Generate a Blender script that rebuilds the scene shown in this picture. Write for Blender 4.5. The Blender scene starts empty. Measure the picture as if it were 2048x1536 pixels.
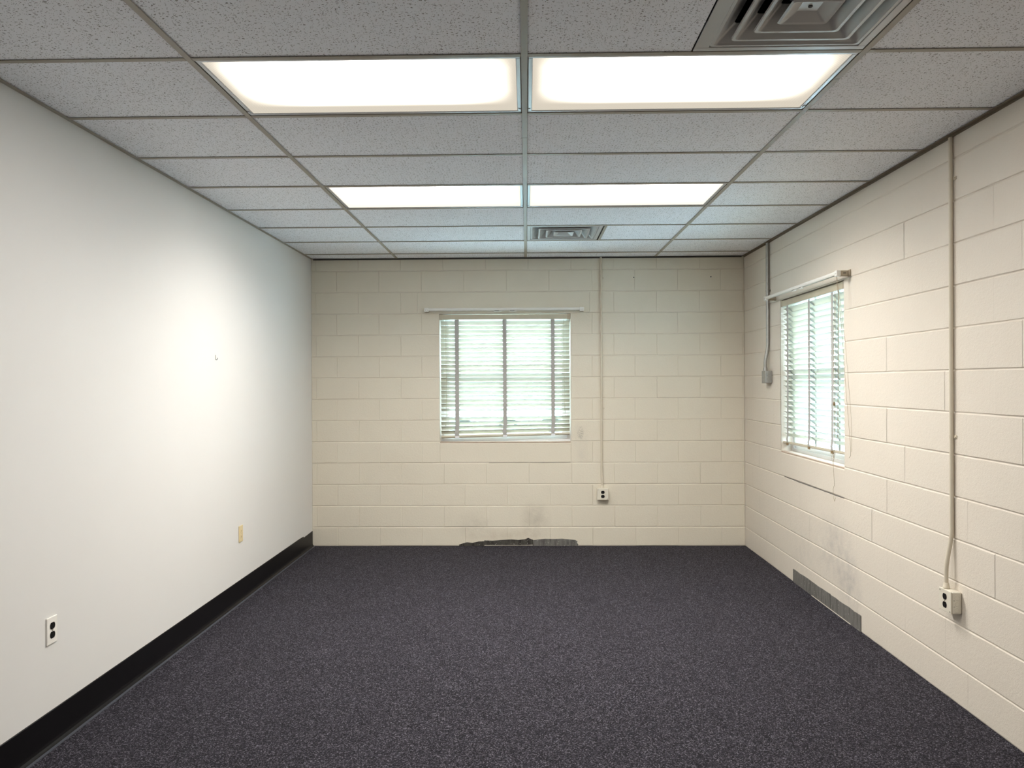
import bpy, bmesh, math, random
from mathutils import Vector, Matrix
random.seed(7)
sc = bpy.context.scene
COL = sc.collection
PI = math.pi

# ------------------------------------------------------------------ camera
CAM_Z = 1.5481
F_PX, YAW, PITCH, ROLL = 1548.78, 0.0186, -0.0019, -0.0047
cy, sy, cp, sp = math.cos(YAW), math.sin(YAW), math.cos(PITCH), math.sin(PITCH)
fw = Vector((-sy * cp, cy * cp, sp)); rt = Vector((cy, sy, 0)); up = rt.cross(fw)
r2 = rt * math.cos(ROLL) + up * math.sin(ROLL)
u2 = up * math.cos(ROLL) - rt * math.sin(ROLL)
cam = bpy.data.cameras.new('camera')
cam.sensor_fit = 'HORIZONTAL'; cam.sensor_width = 36.0
cam.lens = F_PX / 2048.0 * 36.0
cam.clip_start = 0.02; cam.clip_end = 200
camo = bpy.data.objects.new('camera', cam); COL.objects.link(camo)
M = Matrix.Identity(4)
for i in range(3):
    M[i][0], M[i][1], M[i][2] = r2[i], u2[i], -fw[i]
M[2][3] = CAM_Z
camo.matrix_world = M
sc.camera = camo

# ------------------------------------------------------------------ world, light levels, exposure
SKY_STRENGTH = 12.8
LENS_STRENGTH = 7.6     # glow of the lens itself
TUBE_NEAR, TUBE_FAR, TUBE_ADDED = 3.0, 21.0, 0.8   # watts of the tubes behind each lens, by row; the row behind the camera is added
w = bpy.data.worlds.new('overcast_sky'); sc.world = w
w.use_nodes = True
bg = w.node_tree.nodes['Background']
bg.inputs['Color'].default_value = (0.62, 0.83, 1.0, 1)
bg.inputs['Strength'].default_value = SKY_STRENGTH
sc.view_settings.view_transform = 'Standard'
sc.view_settings.look = 'None'
sc.view_settings.gamma = 1.0
sc.view_settings.use_curve_mapping = False
sc.view_settings.exposure = 1.22
sc.cycles.max_bounces = 11
sc.cycles.diffuse_bounces = 7
sc.cycles.glossy_bounces = 3
sc.cycles.transparent_max_bounces = 8
sc.cycles.sample_clamp_indirect = 8.0
sc.cycles.use_adaptive_sampling = True
sc.cycles.adaptive_threshold = 0.015
sc.cycles.caustics_reflective = False
sc.cycles.caustics_refractive = False

# ------------------------------------------------------------------ room numbers (metres)
XL, XR, YB, YF, ZC = -2.0433, 2.0543, 7.332, -1.55, 2.728
GX = -0.0023                       # centre runner
GRID_Y0, TILE = 2.797, 0.61        # one cross line, and the spacing
COURSE0, COURSE = 0.179, 0.20267   # first bed joint, course height
WALL_T = 0.20

# ------------------------------------------------------------------ helpers
def new_obj(name, me, mat=None, parent=None, loc=(0, 0, 0), rot=(0, 0, 0)):
    o = bpy.data.objects.new(name, me); COL.objects.link(o)
    o.location = loc; o.rotation_euler = rot
    if parent: o.parent = parent
    if mat and me is not None and len(me.materials) == 0: me.materials.append(mat)
    return o
def empty(name, loc=(0, 0, 0), rz=0.0):
    o = bpy.data.objects.new(name, None); COL.objects.link(o)
    o.empty_display_size = 0.05
    o.location = loc; o.rotation_euler = (0, 0, rz)
    return o
def tag(o, label=None, cat=None, group=None, kind=None):
    if label: o['label'] = label
    if cat: o['category'] = cat
    if group: o['group'] = group
    if kind: o['kind'] = kind
    return o

class MB:
    """collects shapes into one mesh"""
    def __init__(s): s.v = []; s.f = []; s.sm = []
    def add(s, vs, fs, smooth=False):
        b = len(s.v); s.v += [tuple(p) for p in vs]
        s.f += [tuple(i + b for i in f) for f in fs]; s.sm += [smooth] * len(fs)
        return s
    def box(s, x0, x1, y0, y1, z0, z1):
        vs = [(x0, y0, z0), (x1, y0, z0), (x1, y1, z0), (x0, y1, z0), (x0, y0, z1), (x1, y0, z1), (x1, y1, z1), (x0, y1, z1)]
        return s.add(vs, [(0, 3, 2, 1), (4, 5, 6, 7), (0, 1, 5, 4), (1, 2, 6, 5), (2, 3, 7, 6), (3, 0, 4, 7)])
    def cbox(s, x0, x1, y0, y1, z0, z1, c=0.002):
        """box with chamfered edges (all twelve)"""
        bm = bmesh.new()
        bmesh.ops.create_cube(bm, size=1.0)
        for v in bm.verts:
            v.co = Vector(((x0 + x1) / 2 + v.co.x * (x1 - x0), (y0 + y1) / 2 + v.co.y * (y1 - y0), (z0 + z1) / 2 + v.co.z * (z1 - z0)))
        bmesh.ops.bevel(bm, geom=list(bm.edges), offset=c, segments=2, affect='EDGES', profile=0.5)
        bm.verts.index_update()
        s.add([v.co[:] for v in bm.verts], [[v.index for v in f.verts] for f in bm.faces])
        bm.free(); return s
    def prism(s, pts, d0, d1, axis='y'):
        """extrude a closed outline (a,b) along an axis; y: (a,.,b) ; x: (.,a,b) ; z: (a,b,.)"""
        n = len(pts)
        def P(p, d):
            return {'y': (p[0], d, p[1]), 'x': (d, p[0], p[1]), 'z': (p[0], p[1], d)}[axis]
        vs = [P(p, d0) for p in pts] + [P(p, d1) for p in pts]
        fs = [tuple(range(n)), tuple(range(2 * n - 1, n - 1, -1))]
        fs += [(i, i + n, (i + 1) % n + n, (i + 1) % n) for i in range(n)]
        return s.add(vs, fs)
    def tube(s, path, r, n=10, cap=True):
        P = [Vector(p) for p in path]; rings = []
        R = r if isinstance(r, (list, tuple)) else [r] * len(P)
        ref = None
        for i, p in enumerate(P):
            t = (P[min(i + 1, len(P) - 1)] - P[max(i - 1, 0)]).normalized()
            if ref is None:
                ref = Vector((1, 0, 0)) if abs(t.x) < 0.8 else Vector((0, 1, 0))
            a = (ref - t * ref.dot(t)).normalized(); b = t.cross(a); ref = a
            rings.append([p + (a * math.cos(2 * PI * k / n) + b * math.sin(2 * PI * k / n)) * R[i] for k in range(n)])
        vs = [q for ring in rings for q in ring]
        fs = [(i * n + k, i * n + (k + 1) % n, (i + 1) * n + (k + 1) % n, (i + 1) * n + k) for i in range(len(P) - 1) for k in range(n)]
        s.add(vs, fs, True)
        if cap:
            s.add(rings[0], [tuple(range(n - 1, -1, -1))]); s.add(rings[-1], [tuple(range(n))])
        return s
    def disc(s, c, r, axis, depth, n=16):
        """short cylinder from c along axis ('x','y','z')"""
        c = Vector(c); ax = {'x': Vector((1, 0, 0)), 'y': Vector((0, 1, 0)), 'z': Vector((0, 0, 1))}[axis]
        return s.tube([c, c + ax * depth], r, n)
    def mesh(s, name):
        me = bpy.data.meshes.new(name)
        me.from_pydata(s.v, [], s.f)
        me.polygons.foreach_set('use_smooth', s.sm)
        bm = bmesh.new(); bm.from_mesh(me)
        bmesh.ops.recalc_face_normals(bm, faces=bm.faces)
        bm.to_mesh(me); bm.free()
        me.update(); return me
    def build(s, name, mat, parent=None, loc=(0, 0, 0), rot=(0, 0, 0)):
        return new_obj(name, s.mesh(name), mat, parent, loc, rot)

# ------------------------------------------------------------------ material helpers
class NT:
    def __init__(s, name):
        s.m = bpy.data.materials.new(name); s.m.use_nodes = True
        s.t = s.m.node_tree; s.n = s.t.nodes; s.l = s.t.links
        s.p = s.n['Principled BSDF']; s.out = s.n['Material Output']
    def node(s, typ, **kw):
        n = s.n.new(typ)
        for k, v in kw.items():
            if k.startswith('i_'): n.inputs[k[2:].replace('_', ' ')].default_value = v
            else: setattr(n, k, v)
        return n
    def link(s, a, b): s.l.new(a, b)
    def setv(s, sock, v):
        if hasattr(v, 'is_linked') or isinstance(v, bpy.types.NodeSocket): s.link(v, sock)
        else: sock.default_value = v
    def math(s, op, a, b=0.0, c=0.0, clamp=False):
        n = s.n.new('ShaderNodeMath'); n.operation = op; n.use_clamp = clamp
        for k, v in enumerate((a, b, c)): s.setv(n.inputs[k], v)
        return n.outputs[0]
    def vmath(s, op, a, b):
        n = s.n.new('ShaderNodeVectorMath'); n.operation = op
        s.setv(n.inputs[0], a); s.setv(n.inputs[1], b)
        return n.outputs['Value'] if op in ('LENGTH', 'DOT_PRODUCT') else n.outputs['Vector']
    def noise(s, vec, scale, detail=2.0, rough=0.5):
        n = s.node('ShaderNodeTexNoise'); n.inputs['Scale'].default_value = scale
        n.inputs['Detail'].default_value = detail; n.inputs['Roughness'].default_value = rough
        if vec is not None: s.link(vec, n.inputs['Vector'])
        return n.outputs['Fac']
    def ramp(s, fac, stops):
        n = s.node('ShaderNodeValToRGB'); e = n.color_ramp.elements
        while len(e) < len(stops): e.new(0.5)
        for el, (pos, col) in zip(e, stops):
            el.position = pos; el.color = col if len(col) == 4 else (*col, 1)
        s.link(fac, n.inputs['Fac']); return n.outputs['Color']
    def rng(s, v, a, b, c=0.0, d=1.0):
        n = s.node('ShaderNodeMapRange'); n.clamp = True
        for k, x in zip(('From Min', 'From Max', 'To Min', 'To Max'), (a, b, c, d)): n.inputs[k].default_value = x
        s.setv(n.inputs['Value'], v); return n.outputs['Result']
    def mix(s, fac, a, b):
        n = s.node('ShaderNodeMix'); n.data_type = 'RGBA'
        s.setv(n.inputs[0], fac)
        for sock, v in ((n.inputs[6], a), (n.inputs[7], b)):
            s.setv(sock, v if not isinstance(v, tuple) or len(v) == 4 else (*v, 1))
        return n.outputs[2]
    def bump(s, h, strength, dist, nrm=None):
        n = s.node('ShaderNodeBump'); n.inputs['Strength'].default_value = strength; n.inputs['Distance'].default_value = dist
        s.link(h, n.inputs['Height'])
        if nrm is not None: s.link(nrm, n.inputs['Normal'])
        s.link(n.outputs['Normal'], s.p.inputs['Normal']); return n.outputs['Normal']
    def pos(s): return s.node('ShaderNodeNewGeometry').outputs['Position']
    def obj(s): return s.node('ShaderNodeTexCoord').outputs['Object']
    def base(s, v): s.setv(s.p.inputs['Base Color'], v if not isinstance(v, tuple) or len(v) == 4 else (*v, 1))
    def set(s, rough=0.5, metal=0.0, spec=0.5):
        s.p.inputs['Roughness'].default_value = rough; s.p.inputs['Metallic'].default_value = metal
        s.p.inputs['Specular IOR Level'].default_value = spec; return s

def simple(name, col, rough=0.5, metal=0.0, spec=0.5, var=0.06, scale=30.0, bump=0.0):
    t = NT(name).set(rough, metal, spec)
    n = t.noise(t.pos(), scale, 3.0)
    a = tuple(max(0, c * (1 - var)) for c in col); b = tuple(min(1, c * (1 + var)) for c in col)
    t.base(t.mix(n, a, b))
    if bump: t.bump(t.noise(t.pos(), scale * 8, 2.0), bump, 0.001)
    return t.m

# painted concrete block: cream paint, orange-peel relief, a few stains with their own place on the wall
def painted_block(name, col, blobs, specks=()):
    t = NT(name).set(0.55, 0, 0.35)
    P = t.pos()
    big = t.noise(P, 1.7, 3.0); mid = t.noise(P, 9.0, 3.0)
    lo = tuple(c * 0.955 for c in col); hi = tuple(min(1, c * 1.035) for c in col)
    c = t.mix(t.math('ADD', t.math('MULTIPLY', big, 0.6), t.math('MULTIPLY', mid, 0.4)), lo, hi)
    smoke = t.noise(P, 14.0, 4.0, 0.6)
    for (ctr, size, amount, colr) in blobs:
        d = t.vmath('LENGTH', t.vmath('MULTIPLY', t.vmath('SUBTRACT', P, ctr), tuple(1.0 / q for q in size)), (0, 0, 0))
        m = t.rng(d, 1.0, 0.15)
        m = t.math('MULTIPLY', t.math('MULTIPLY', m, t.rng(smoke, 0.25, 0.7)), amount)
        c = t.mix(m, c, colr)
    for (ctr, size, scale, thr, colr) in specks:
        d = t.vmath('LENGTH', t.vmath('MULTIPLY', t.vmath('SUBTRACT', P, ctr), tuple(1.0 / q for q in size)), (0, 0, 0))
        m = t.math('MULTIPLY', t.rng(d, 1.0, 0.5), t.rng(t.noise(P, scale, 4.0, 0.7), thr, thr + 0.05))
        c = t.mix(m, c, colr)
    t.base(c)
    h = t.math('ADD', t.noise(P, 230.0, 2.0, 0.6), t.math('MULTIPLY', t.noise(P, 60.0, 3.0), 0.9))
    t.bump(h, 0.55, 0.0022)
    return t.m

CREAM = (0.70, 0.640, 0.558)
CREAM_BACK = (0.705, 0.652, 0.545)
SOOT = (0.24, 0.21, 0.18); GREYSOOT = (0.36, 0.35, 0.34)
M_block_back = painted_block('painted_block_back', CREAM_BACK,
    [((-0.50, YB, 0.20), (0.20, 1, 0.16), 0.22, SOOT), ((0.08, YB, 0.25), (0.16, 1, 0.22), 0.40, SOOT),
     ((-0.20, YB, 0.10), (0.45, 1, 0.07), 0.35, (0.42, 0.33, 0.24)), ((0.51, YB, 1.03), (0.09, 1, 0.16), 0.22, GREYSOOT),
     ((0.53, YB, 0.86), (0.07, 1, 0.10), 0.20, GREYSOOT)],
    [((0.510, YB, 1.07), (0.035, 1, 0.075), 150.0, 0.545, (0.05, 0.045, 0.04)),
     ((0.35, YB, 0.085), (0.5, 1, 0.05), 60.0, 0.70, (0.10, 0.08, 0.06))])
M_block_right = painted_block('painted_block_right', CREAM,
    [((XR, 5.20, 0.42), (1, 0.35, 0.30), 0.55, GREYSOOT), ((XR, 4.98, 0.25), (1, 0.22, 0.22), 0.62, GREYSOOT),
     ((XR, 5.75, 0.30), (1, 0.5, 0.35), 0.20, GREYSOOT)],
    [((XR, 4.1, 0.02), (1, 0.8, 0.03), 90.0, 0.62, (0.80, 0.76, 0.66))])
M_mortar = simple('painted_mortar', tuple(c * 0.96 for c in CREAM), 0.6, 0, 0.3, 0.05, 40, 0.3)
M_drywall = simple('white_drywall', (0.72, 0.71, 0.69), 0.6, 0, 0.3, 0.015, 2.5, 0.05)
M_rubber = simple('black_rubber', (0.004, 0.0035, 0.0045), 0.42, 0, 0.2, 0.3, 12)
M_trim_tan = simple('tan_painted_steel', (0.36, 0.325, 0.27), 0.45, 0, 0.4, 0.06, 8)
M_trim_brown = simple('brown_painted_steel', (0.16, 0.125, 0.085), 0.5, 0, 0.4, 0.15, 12)
M_ivory = simple('ivory_enamel', (0.70, 0.66, 0.56), 0.4, 0, 0.5, 0.05, 20)
M_white_plastic = simple('white_plastic', (0.84, 0.82, 0.77), 0.35, 0, 0.5, 0.03, 20)
M_ivory_plastic = simple('ivory_plastic', (0.70, 0.57, 0.33), 0.4, 0, 0.5, 0.05, 40)
M_black_plastic = simple('black_plastic', (0.005, 0.005, 0.005), 0.4, 0, 0.2, 0.2, 40)
M_slot = simple('slot_dark', (0.03, 0.03, 0.03), 0.6, 0.0, 0.4, 0.2, 40)
M_galv = simple('galvanised_steel', (0.40, 0.40, 0.385), 0.42, 0.75, 0.5, 0.18, 60)
M_screw = simple('screw_steel', (0.45, 0.42, 0.36), 0.4, 0.8, 0.5, 0.2, 60)
M_paintpipe = simple('cream_painted_pipe', (0.62, 0.56, 0.45), 0.4, 0, 0.5, 0.05, 25)
M_rod = simple('white_rod_enamel', (0.78, 0.77, 0.73), 0.35, 0, 0.5, 0.04, 15)
M_bracket = simple('aged_bracket_steel', (0.42, 0.36, 0.27), 0.45, 0.2, 0.5, 0.2, 40)
M_headrail = simple('cream_headrail', (0.50, 0.455, 0.35), 0.4, 0, 0.5, 0.08, 12)
M_tape = simple('grey_cloth_tape', (0.42, 0.41, 0.39), 0.85, 0, 0.2, 0.08, 150, 0.3)
M_cord = simple('tan_cord', (0.40, 0.33, 0.24), 0.8, 0, 0.2, 0.15, 200)
M_tassel = simple('brown_tassel', (0.22, 0.15, 0.07), 0.6, 0, 0.3, 0.2, 80)
M_frame = simple('white_window_frame', (0.80, 0.80, 0.82), 0.35, 0, 0.5, 0.03, 10)
M_sill = simple('bare_brown_sill', (0.50, 0.40, 0.32), 0.75, 0, 0.2, 0.2, 18, 0.3)
M_diff = simple('grey_diffuser_enamel', (0.48, 0.478, 0.47), 0.38, 0.15, 0.5, 0.05, 10)
M_duct = simple('duct_dark', (0.015, 0.016, 0.03), 0.6, 0.2, 0.4, 0.3, 20)
M_foil = simple('duct_foil', (0.6, 0.6, 0.62), 0.3, 0.9, 0.5, 0.2, 30)
M_troffer = simple('troffer_frame_enamel', (0.50, 0.52, 0.55), 0.3, 0.3, 0.5, 0.04, 10)
M_ground = simple('pale_gravel', (0.50, 0.52, 0.50), 0.9, 0, 0.2, 0.15, 6)
M_hedge = simple('hedge_leaf', (0.42, 0.50, 0.50), 0.8, 0, 0.2, 0.5, 18)
M_fence = simple('pale_fence_board', (0.34, 0.41, 0.46), 0.8, 0, 0.2, 0.08, 5)

def slat_material():
    t = NT('cream_slat').set(0.4, 0, 0.4)
    t.base(t.mix(t.noise(t.pos(), 14.0, 2.0), (0.49, 0.455, 0.365), (0.54, 0.505, 0.41)))
    tr = t.node('ShaderNodeBsdfTranslucent'); tr.inputs['Color'].default_value = (0.85, 0.9, 0.86, 1)
    mx = t.node('ShaderNodeMixShader'); mx.inputs['Fac'].default_value = 0.04
    t.link(t.p.outputs[0], mx.inputs[1]); t.link(tr.outputs[0], mx.inputs[2]); t.link(mx.outputs[0], t.out.inputs['Surface'])
    return t.m
M_slat = slat_material()

def glass_material():
    t = NT('window_glass')
    tr = t.node('ShaderNodeBsdfTransparent'); tr.inputs['Color'].default_value = (0.93, 0.97, 0.96, 1)
    gl = t.node('ShaderNodeBsdfGlossy'); gl.inputs['Roughness'].default_value = 0.02
    lw = t.node('ShaderNodeLayerWeight'); lw.inputs['Blend'].default_value = 0.5
    fr = t.math('ADD', 0.03, t.math('MULTIPLY', t.math('POWER', lw.outputs['Facing'], 5.0), 0.9))
    mx = t.node('ShaderNodeMixShader')
    t.link(fr, mx.inputs['Fac']); t.link(tr.outputs[0], mx.inputs[1]); t.link(gl.outputs[0], mx.inputs[2])
    t.link(mx.outputs[0], t.out.inputs['Surface'])
    t.n.remove(t.p)
    return t.m
M_glass = glass_material()

def carpet_material():
    t = NT('charcoal_loop_carpet').set(0.85, 0, 0.10)
    t.p.inputs['Sheen Weight'].default_value = 0.03; t.p.inputs['Sheen Roughness'].default_value = 0.45
    P = t.pos()
    v = t.node('ShaderNodeTexVoronoi'); v.inputs['Scale'].default_value = 235.0; t.link(P, v.inputs['Vector'])
    sep = t.node('ShaderNodeSeparateColor'); t.link(v.outputs['Color'], sep.inputs[0])
    tuft = t.ramp(sep.outputs[0], [(0.0, (0.003, 0.003, 0.004)), (0.35, (0.010, 0.0097, 0.0125)), (0.62, (0.022, 0.021, 0.027)),
                                   (0.82, (0.047, 0.045, 0.053)), (1.0, (0.140, 0.136, 0.148))])
    big = t.noise(P, 3.0, 4.0, 0.6)
    tint = t.mix(big, (0.98, 0.94, 1.02), (1.20, 1.15, 1.28))
    n = t.node('ShaderNodeMix'); n.data_type = 'RGBA'; n.blend_type = 'MULTIPLY'; n.inputs[0].default_value = 1.0
    t.link(tuft, n.inputs[6]); t.link(tint, n.inputs[7])
    t.base(n.outputs[2])
    h = t.math('SUBTRACT', 1.0, v.outputs['Distance'])
    t.bump(t.math('ADD', h, t.math('MULTIPLY', t.noise(P, 150.0, 2.0), 0.5)), 0.8, 0.003)
    return t.m
M_carpet = carpet_material()

def tile_material():
    t = NT('fissured_ceiling_tile').set(0.9, 0, 0.15)
    oi = t.node('ShaderNodeObjectInfo')
    off = t.math('MULTIPLY', oi.outputs['Random'], 17.0)
    comb = t.node('ShaderNodeCombineXYZ'); t.link(off, comb.inputs[0]); t.link(off, comb.inputs[1])
    P = t.vmath('ADD', t.obj(), comb.outputs[0])
    # short fissures: stretched cells, only some of them opened
    warp = t.node('ShaderNodeTexNoise'); warp.inputs['Scale'].default_value = 30.0; t.link(P, warp.inputs['Vector'])
    Q = t.vmath('ADD', P, t.vmath('MULTIPLY', t.vmath('SUBTRACT', warp.outputs['Color'], (0.5, 0.5, 0.5)), (0.02, 0.02, 0.0)))
    holes = None
    for sc_, stretch, rad, keep in ((105.0, (0.60, 1.0, 0.0), 0.20, 0.36), (185.0, (1.0, 0.8, 0.0), 0.24, 0.30)):
        v = t.node('ShaderNodeTexVoronoi'); v.voronoi_dimensions = '2D'; v.inputs['Scale'].default_value = sc_
        t.link(t.vmath('MULTIPLY', Q, stretch), v.inputs['Vector'])
        sep = t.node('ShaderNodeSeparateColor'); t.link(v.outputs['Color'], sep.inputs[0])
        r = t.math('MULTIPLY', t.math('GREATER_THAN', sep.outputs[0], 1 - keep), t.math('ADD', rad * 0.45, t.math('MULTIPLY', sep.outputs[1], rad * 0.75)))
        m = t.math('LESS_THAN', v.outputs['Distance'], r)
        holes = m if holes is None else t.math('MAXIMUM', holes, m)
    c = t.mix(t.noise(P, 3.0, 3.0), (0.88, 0.90, 0.955), (0.91, 0.925, 0.965))
    c = t.mix(t.math('MULTIPLY', holes, 0.85), c, (0.11, 0.105, 0.10))
    t.base(c)
    t.bump(t.math('ADD', t.math('MULTIPLY', holes, -1.0), t.math('MULTIPLY', t.noise(P, 160.0, 2.0), 0.35)), 0.5, 0.003)
    return t.m
M_tile = tile_material()

def lens_material():
    """prismatic acrylic lens over two fluorescent tubes: bright over the tubes, dim and yellowed at the rim"""
    t = NT('prismatic_light_lens')
    sep = t.node('ShaderNodeSeparateXYZ'); t.link(t.obj(), sep.inputs[0])
    ax = t.math('ABSOLUTE', sep.outputs[0]); yy = sep.outputs[1]
    endx = t.math('POWER', t.rng(ax, 0.575, 0.30), 1.6)
    rim = t.math('MULTIPLY', t.rng(yy, 0.210, 0.045), t.rng(yy, -0.34, -0.18))
    rim = t.math('POWER', rim, 1.5)
    core = t.math('MULTIPLY', endx, rim)
    prism = t.math('MULTIPLY', t.math('SINE', t.math('MULTIPLY', sep.outputs[0], 520.0)), t.math('SINE', t.math('MULTIPLY', yy, 520.0)))
    dim = t.math('ADD', 0.33, t.math('MULTIPLY', prism, 0.05))
    st = t.math('ADD', t.math('MULTIPLY', core, LENS_STRENGTH), dim)
    colr = t.mix(t.rng(core, 0.0, 0.25), (1.0, 0.90, 0.74), (1.0, 0.955, 0.89))
    sepc = t.node('ShaderNodeSeparateColor'); t.link(t.node('ShaderNodeObjectInfo').outputs['Color'], sepc.inputs[0])
    st = t.math('MULTIPLY', st, sepc.outputs[0])          # each fixture's own lamp output
    st = t.math('MULTIPLY', st, t.math('SUBTRACT', 1.0, t.node('ShaderNodeNewGeometry').outputs['Backfacing']))   # shines out of its lower face
    em = t.node('ShaderNodeEmission'); t.link(colr, em.inputs['Color']); t.link(st, em.inputs['Strength'])
    tr = t.node('ShaderNodeBsdfTransparent'); tr.inputs['Color'].default_value = (0.6, 0.6, 0.6, 1)
    ad = t.node('ShaderNodeAddShader'); t.link(tr.outputs[0], ad.inputs[0]); t.link(em.outputs[0], ad.inputs[1])
    t.link(ad.outputs[0], t.out.inputs['Surface']); t.n.remove(t.p)
    return t.m
M_lens = lens_material()
def clear_acrylic():
    t = NT('clear_acrylic'); tr = t.node('ShaderNodeBsdfTransparent'); t.link(tr.outputs[0], t.out.inputs['Surface']); t.n.remove(t.p); return t.m
M_acrylic = clear_acrylic()

def patch_material(name, a, b, c):
    t = NT(name).set(0.8, 0, 0.3)
    P = t.pos()
    streak = t.noise(t.vmath('MULTIPLY', P, (9, 9, 1.4)), 4.0, 4.0, 0.65)
    col = t.ramp(streak, [(0.30, a), (0.55, b), (0.72, b), (0.85, c)])
    t.base(t.mix(t.rng(t.noise(P, 75.0, 3.0), 0.66, 0.72), col, (0.45, 0.44, 0.40)))
    t.bump(t.noise(P, 90.0, 3.0), 0.5, 0.002)
    return t.m
M_patch_grey = patch_material('bare_concrete_patch', (0.075, 0.072, 0.067), (0.165, 0.16, 0.148), (0.34, 0.34, 0.31))
M_patch_dark = patch_material('dark_adhesive_patch', (0.024, 0.022, 0.019), (0.07, 0.065, 0.057), (0.20, 0.19, 0.165))

# ================================================================== THE SETTING
# ---- floor
m = MB(); m.box(XL - 0.1, XR + 0.004, YF - 0.1, YB + 0.004, -0.15, 0.0)
tag(m.build('floor', M_carpet), 'charcoal speckled loop carpet covering the whole floor', kind='structure')

# ---- plain walls
m = MB(); m.box(XL - 0.12, XL, YF - 0.12, YB + WALL_T, -0.15, 3.05)
tag(m.build('wall_left', M_drywall), 'smooth white painted drywall along the left side', kind='structure')
m = MB(); m.box(XL, XR, YF - 0.12, YF, -0.15, 3.05)
tag(m.build('wall_front', M_drywall), 'plain white wall at the near end of the room', kind='structure')

# ---- block walls
def block_mesh(wd, ht, rng, bed_c=0.0045, head_c=0.0026, rag=0.0011, Db=0.0042, Dh=0.0012):
    """one block face with sloped joint edges; local x along the wall, -y to the room, origin at face centre"""
    n = max(2, min(6, int(wd / 0.065)))
    zi = ht / 2 - bed_c
    ring, inner = [], []
    for sg in (1, -1):
        for i in range(n + 1):
            x = sg * (-wd / 2 + wd * i / n)
            ring.append((x, Db, sg * ht / 2 + rng.uniform(-rag, rag) * .4))
            inner.append((max(-wd / 2 + head_c, min(wd / 2 - head_c, x)), 0.0, sg * zi + rng.uniform(-rag, rag)))
        x = sg * wd / 2                              # down (or up) the side, where the joint is shallower
        for q in (1, -1):
            ring.append((x, Dh, sg * q * zi)); inner.append((x - sg * head_c, 0.0, sg * q * (zi - 0.001)))
    N = len(ring)
    fs = [(i, (i + 1) % N, N + (i + 1) % N, N + i) for i in range(N)] + [tuple(range(N, 2 * N))]
    return MB().add(ring + inner, fs).mesh('block')

def course_bounds():
    z = [0.0] + [COURSE0 + COURSE * k for k in range(13)] + [ZC + 0.02]
    return list(zip(z[:-1], z[1:]))

def cut(seg, holes):
    """remove intervals from segment list"""
    for h0, h1 in holes:
        out = []
        for a, b in seg:
            if h1 <= a or h0 >= b: out.append((a, b)); continue
            if a < h0: out.append((a, h0))
            if b > h1: out.append((h1, b))
        seg = out
    return seg

def block_wall(parent, s0, s1, phase_even, phase_odd, width, opening, lintel, place, mat, seed, gap_bed=0.0016, gap_head=0.0, head_c=0.0034, Dh=0.0034):
    rng = random.Random(seed)
    o0, o1, oz0, oz1 = opening
    for r, (z0, z1) in enumerate(course_bounds()):
        ph = phase_even if r % 2 == 0 else phase_odd
        k0 = math.floor((s0 - ph) / width)
        edges = [ph + width * k for k in range(k0, k0 + int((s1 - s0) / width) + 4)]
        segs = []
        specials = []
        for a, b in zip(edges[:-1], edges[1:]):
            a2, b2 = max(a, s0), min(b, s1)
            if b2 - a2 > 0.01: segs.append((a2, b2))
        zc = (z0 + z1) / 2
        if oz0 < zc < oz1: segs = cut(segs, [(o0, o1)])
        elif abs(z0 - oz1) < 0.03:                      # lintel course
            segs = cut(segs, [lintel]); specials.append(lintel)
        elif abs(z1 - oz0) < 0.06:                      # sill course
            segs = cut(segs, [(o0, o1)]); specials.append((o0, o1))
        segs = [(a, b) for a, b in segs if b - a > 0.012]
        for a, b in segs + specials:
            zz0, zz1 = z0, z1
            sp_ = (a, b) in specials
            if sp_ and abs(z1 - oz0) < 0.06: zz1 = oz0; zz0 = z0 + 0.003
            w_, h_ = b - a - gap_head * 2, zz1 - zz0 - gap_bed * 2
            me = block_mesh(w_, h_, rng, head_c=head_c, Dh=Dh)
            loc, rz = place((a + b) / 2, (zz0 + zz1) / 2, rng.uniform(-0.0009, 0.0009))
            new_obj('lintel_block' if sp_ and z0 > 1.5 else ('sill_block' if sp_ else 'block'), me, mat, parent, loc, (rng.uniform(-.002, .002), 0, rz))

REC = 0.0043   # mortar recess behind the block faces
# back wall: window opening
W1 = (-0.823, 0.419, 0.976, 2.203)
def slab_with_hole(b, plane, s0, s1, hole, t0, t1, z0=-0.15, z1=3.05):
    h0, h1, hz0, hz1 = hole
    def bx(a, c, d, e):
        if plane == 'y': b.box(a, c, t0, t1, d, e)
        else: b.box(t0, t1, a, c, d, e)
    bx(s0, h0, z0, z1); bx(h1, s1, z0, z1); bx(h0, h1, z0, hz0); bx(h0, h1, hz1, z1)
m = MB(); slab_with_hole(m, 'y', XL, XR + WALL_T, W1, YB + REC, YB + WALL_T)
wall_back = tag(m.build('wall_back', M_mortar), 'cream painted concrete block wall with a small window facing the camera', kind='structure')
block_wall(wall_back, XL, XR, -1.800, -1.997, 0.4037, W1, (-1.030, 0.600),
           lambda s, z, j: ((s, YB + j, z), 0.0), M_block_back, 11)
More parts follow.
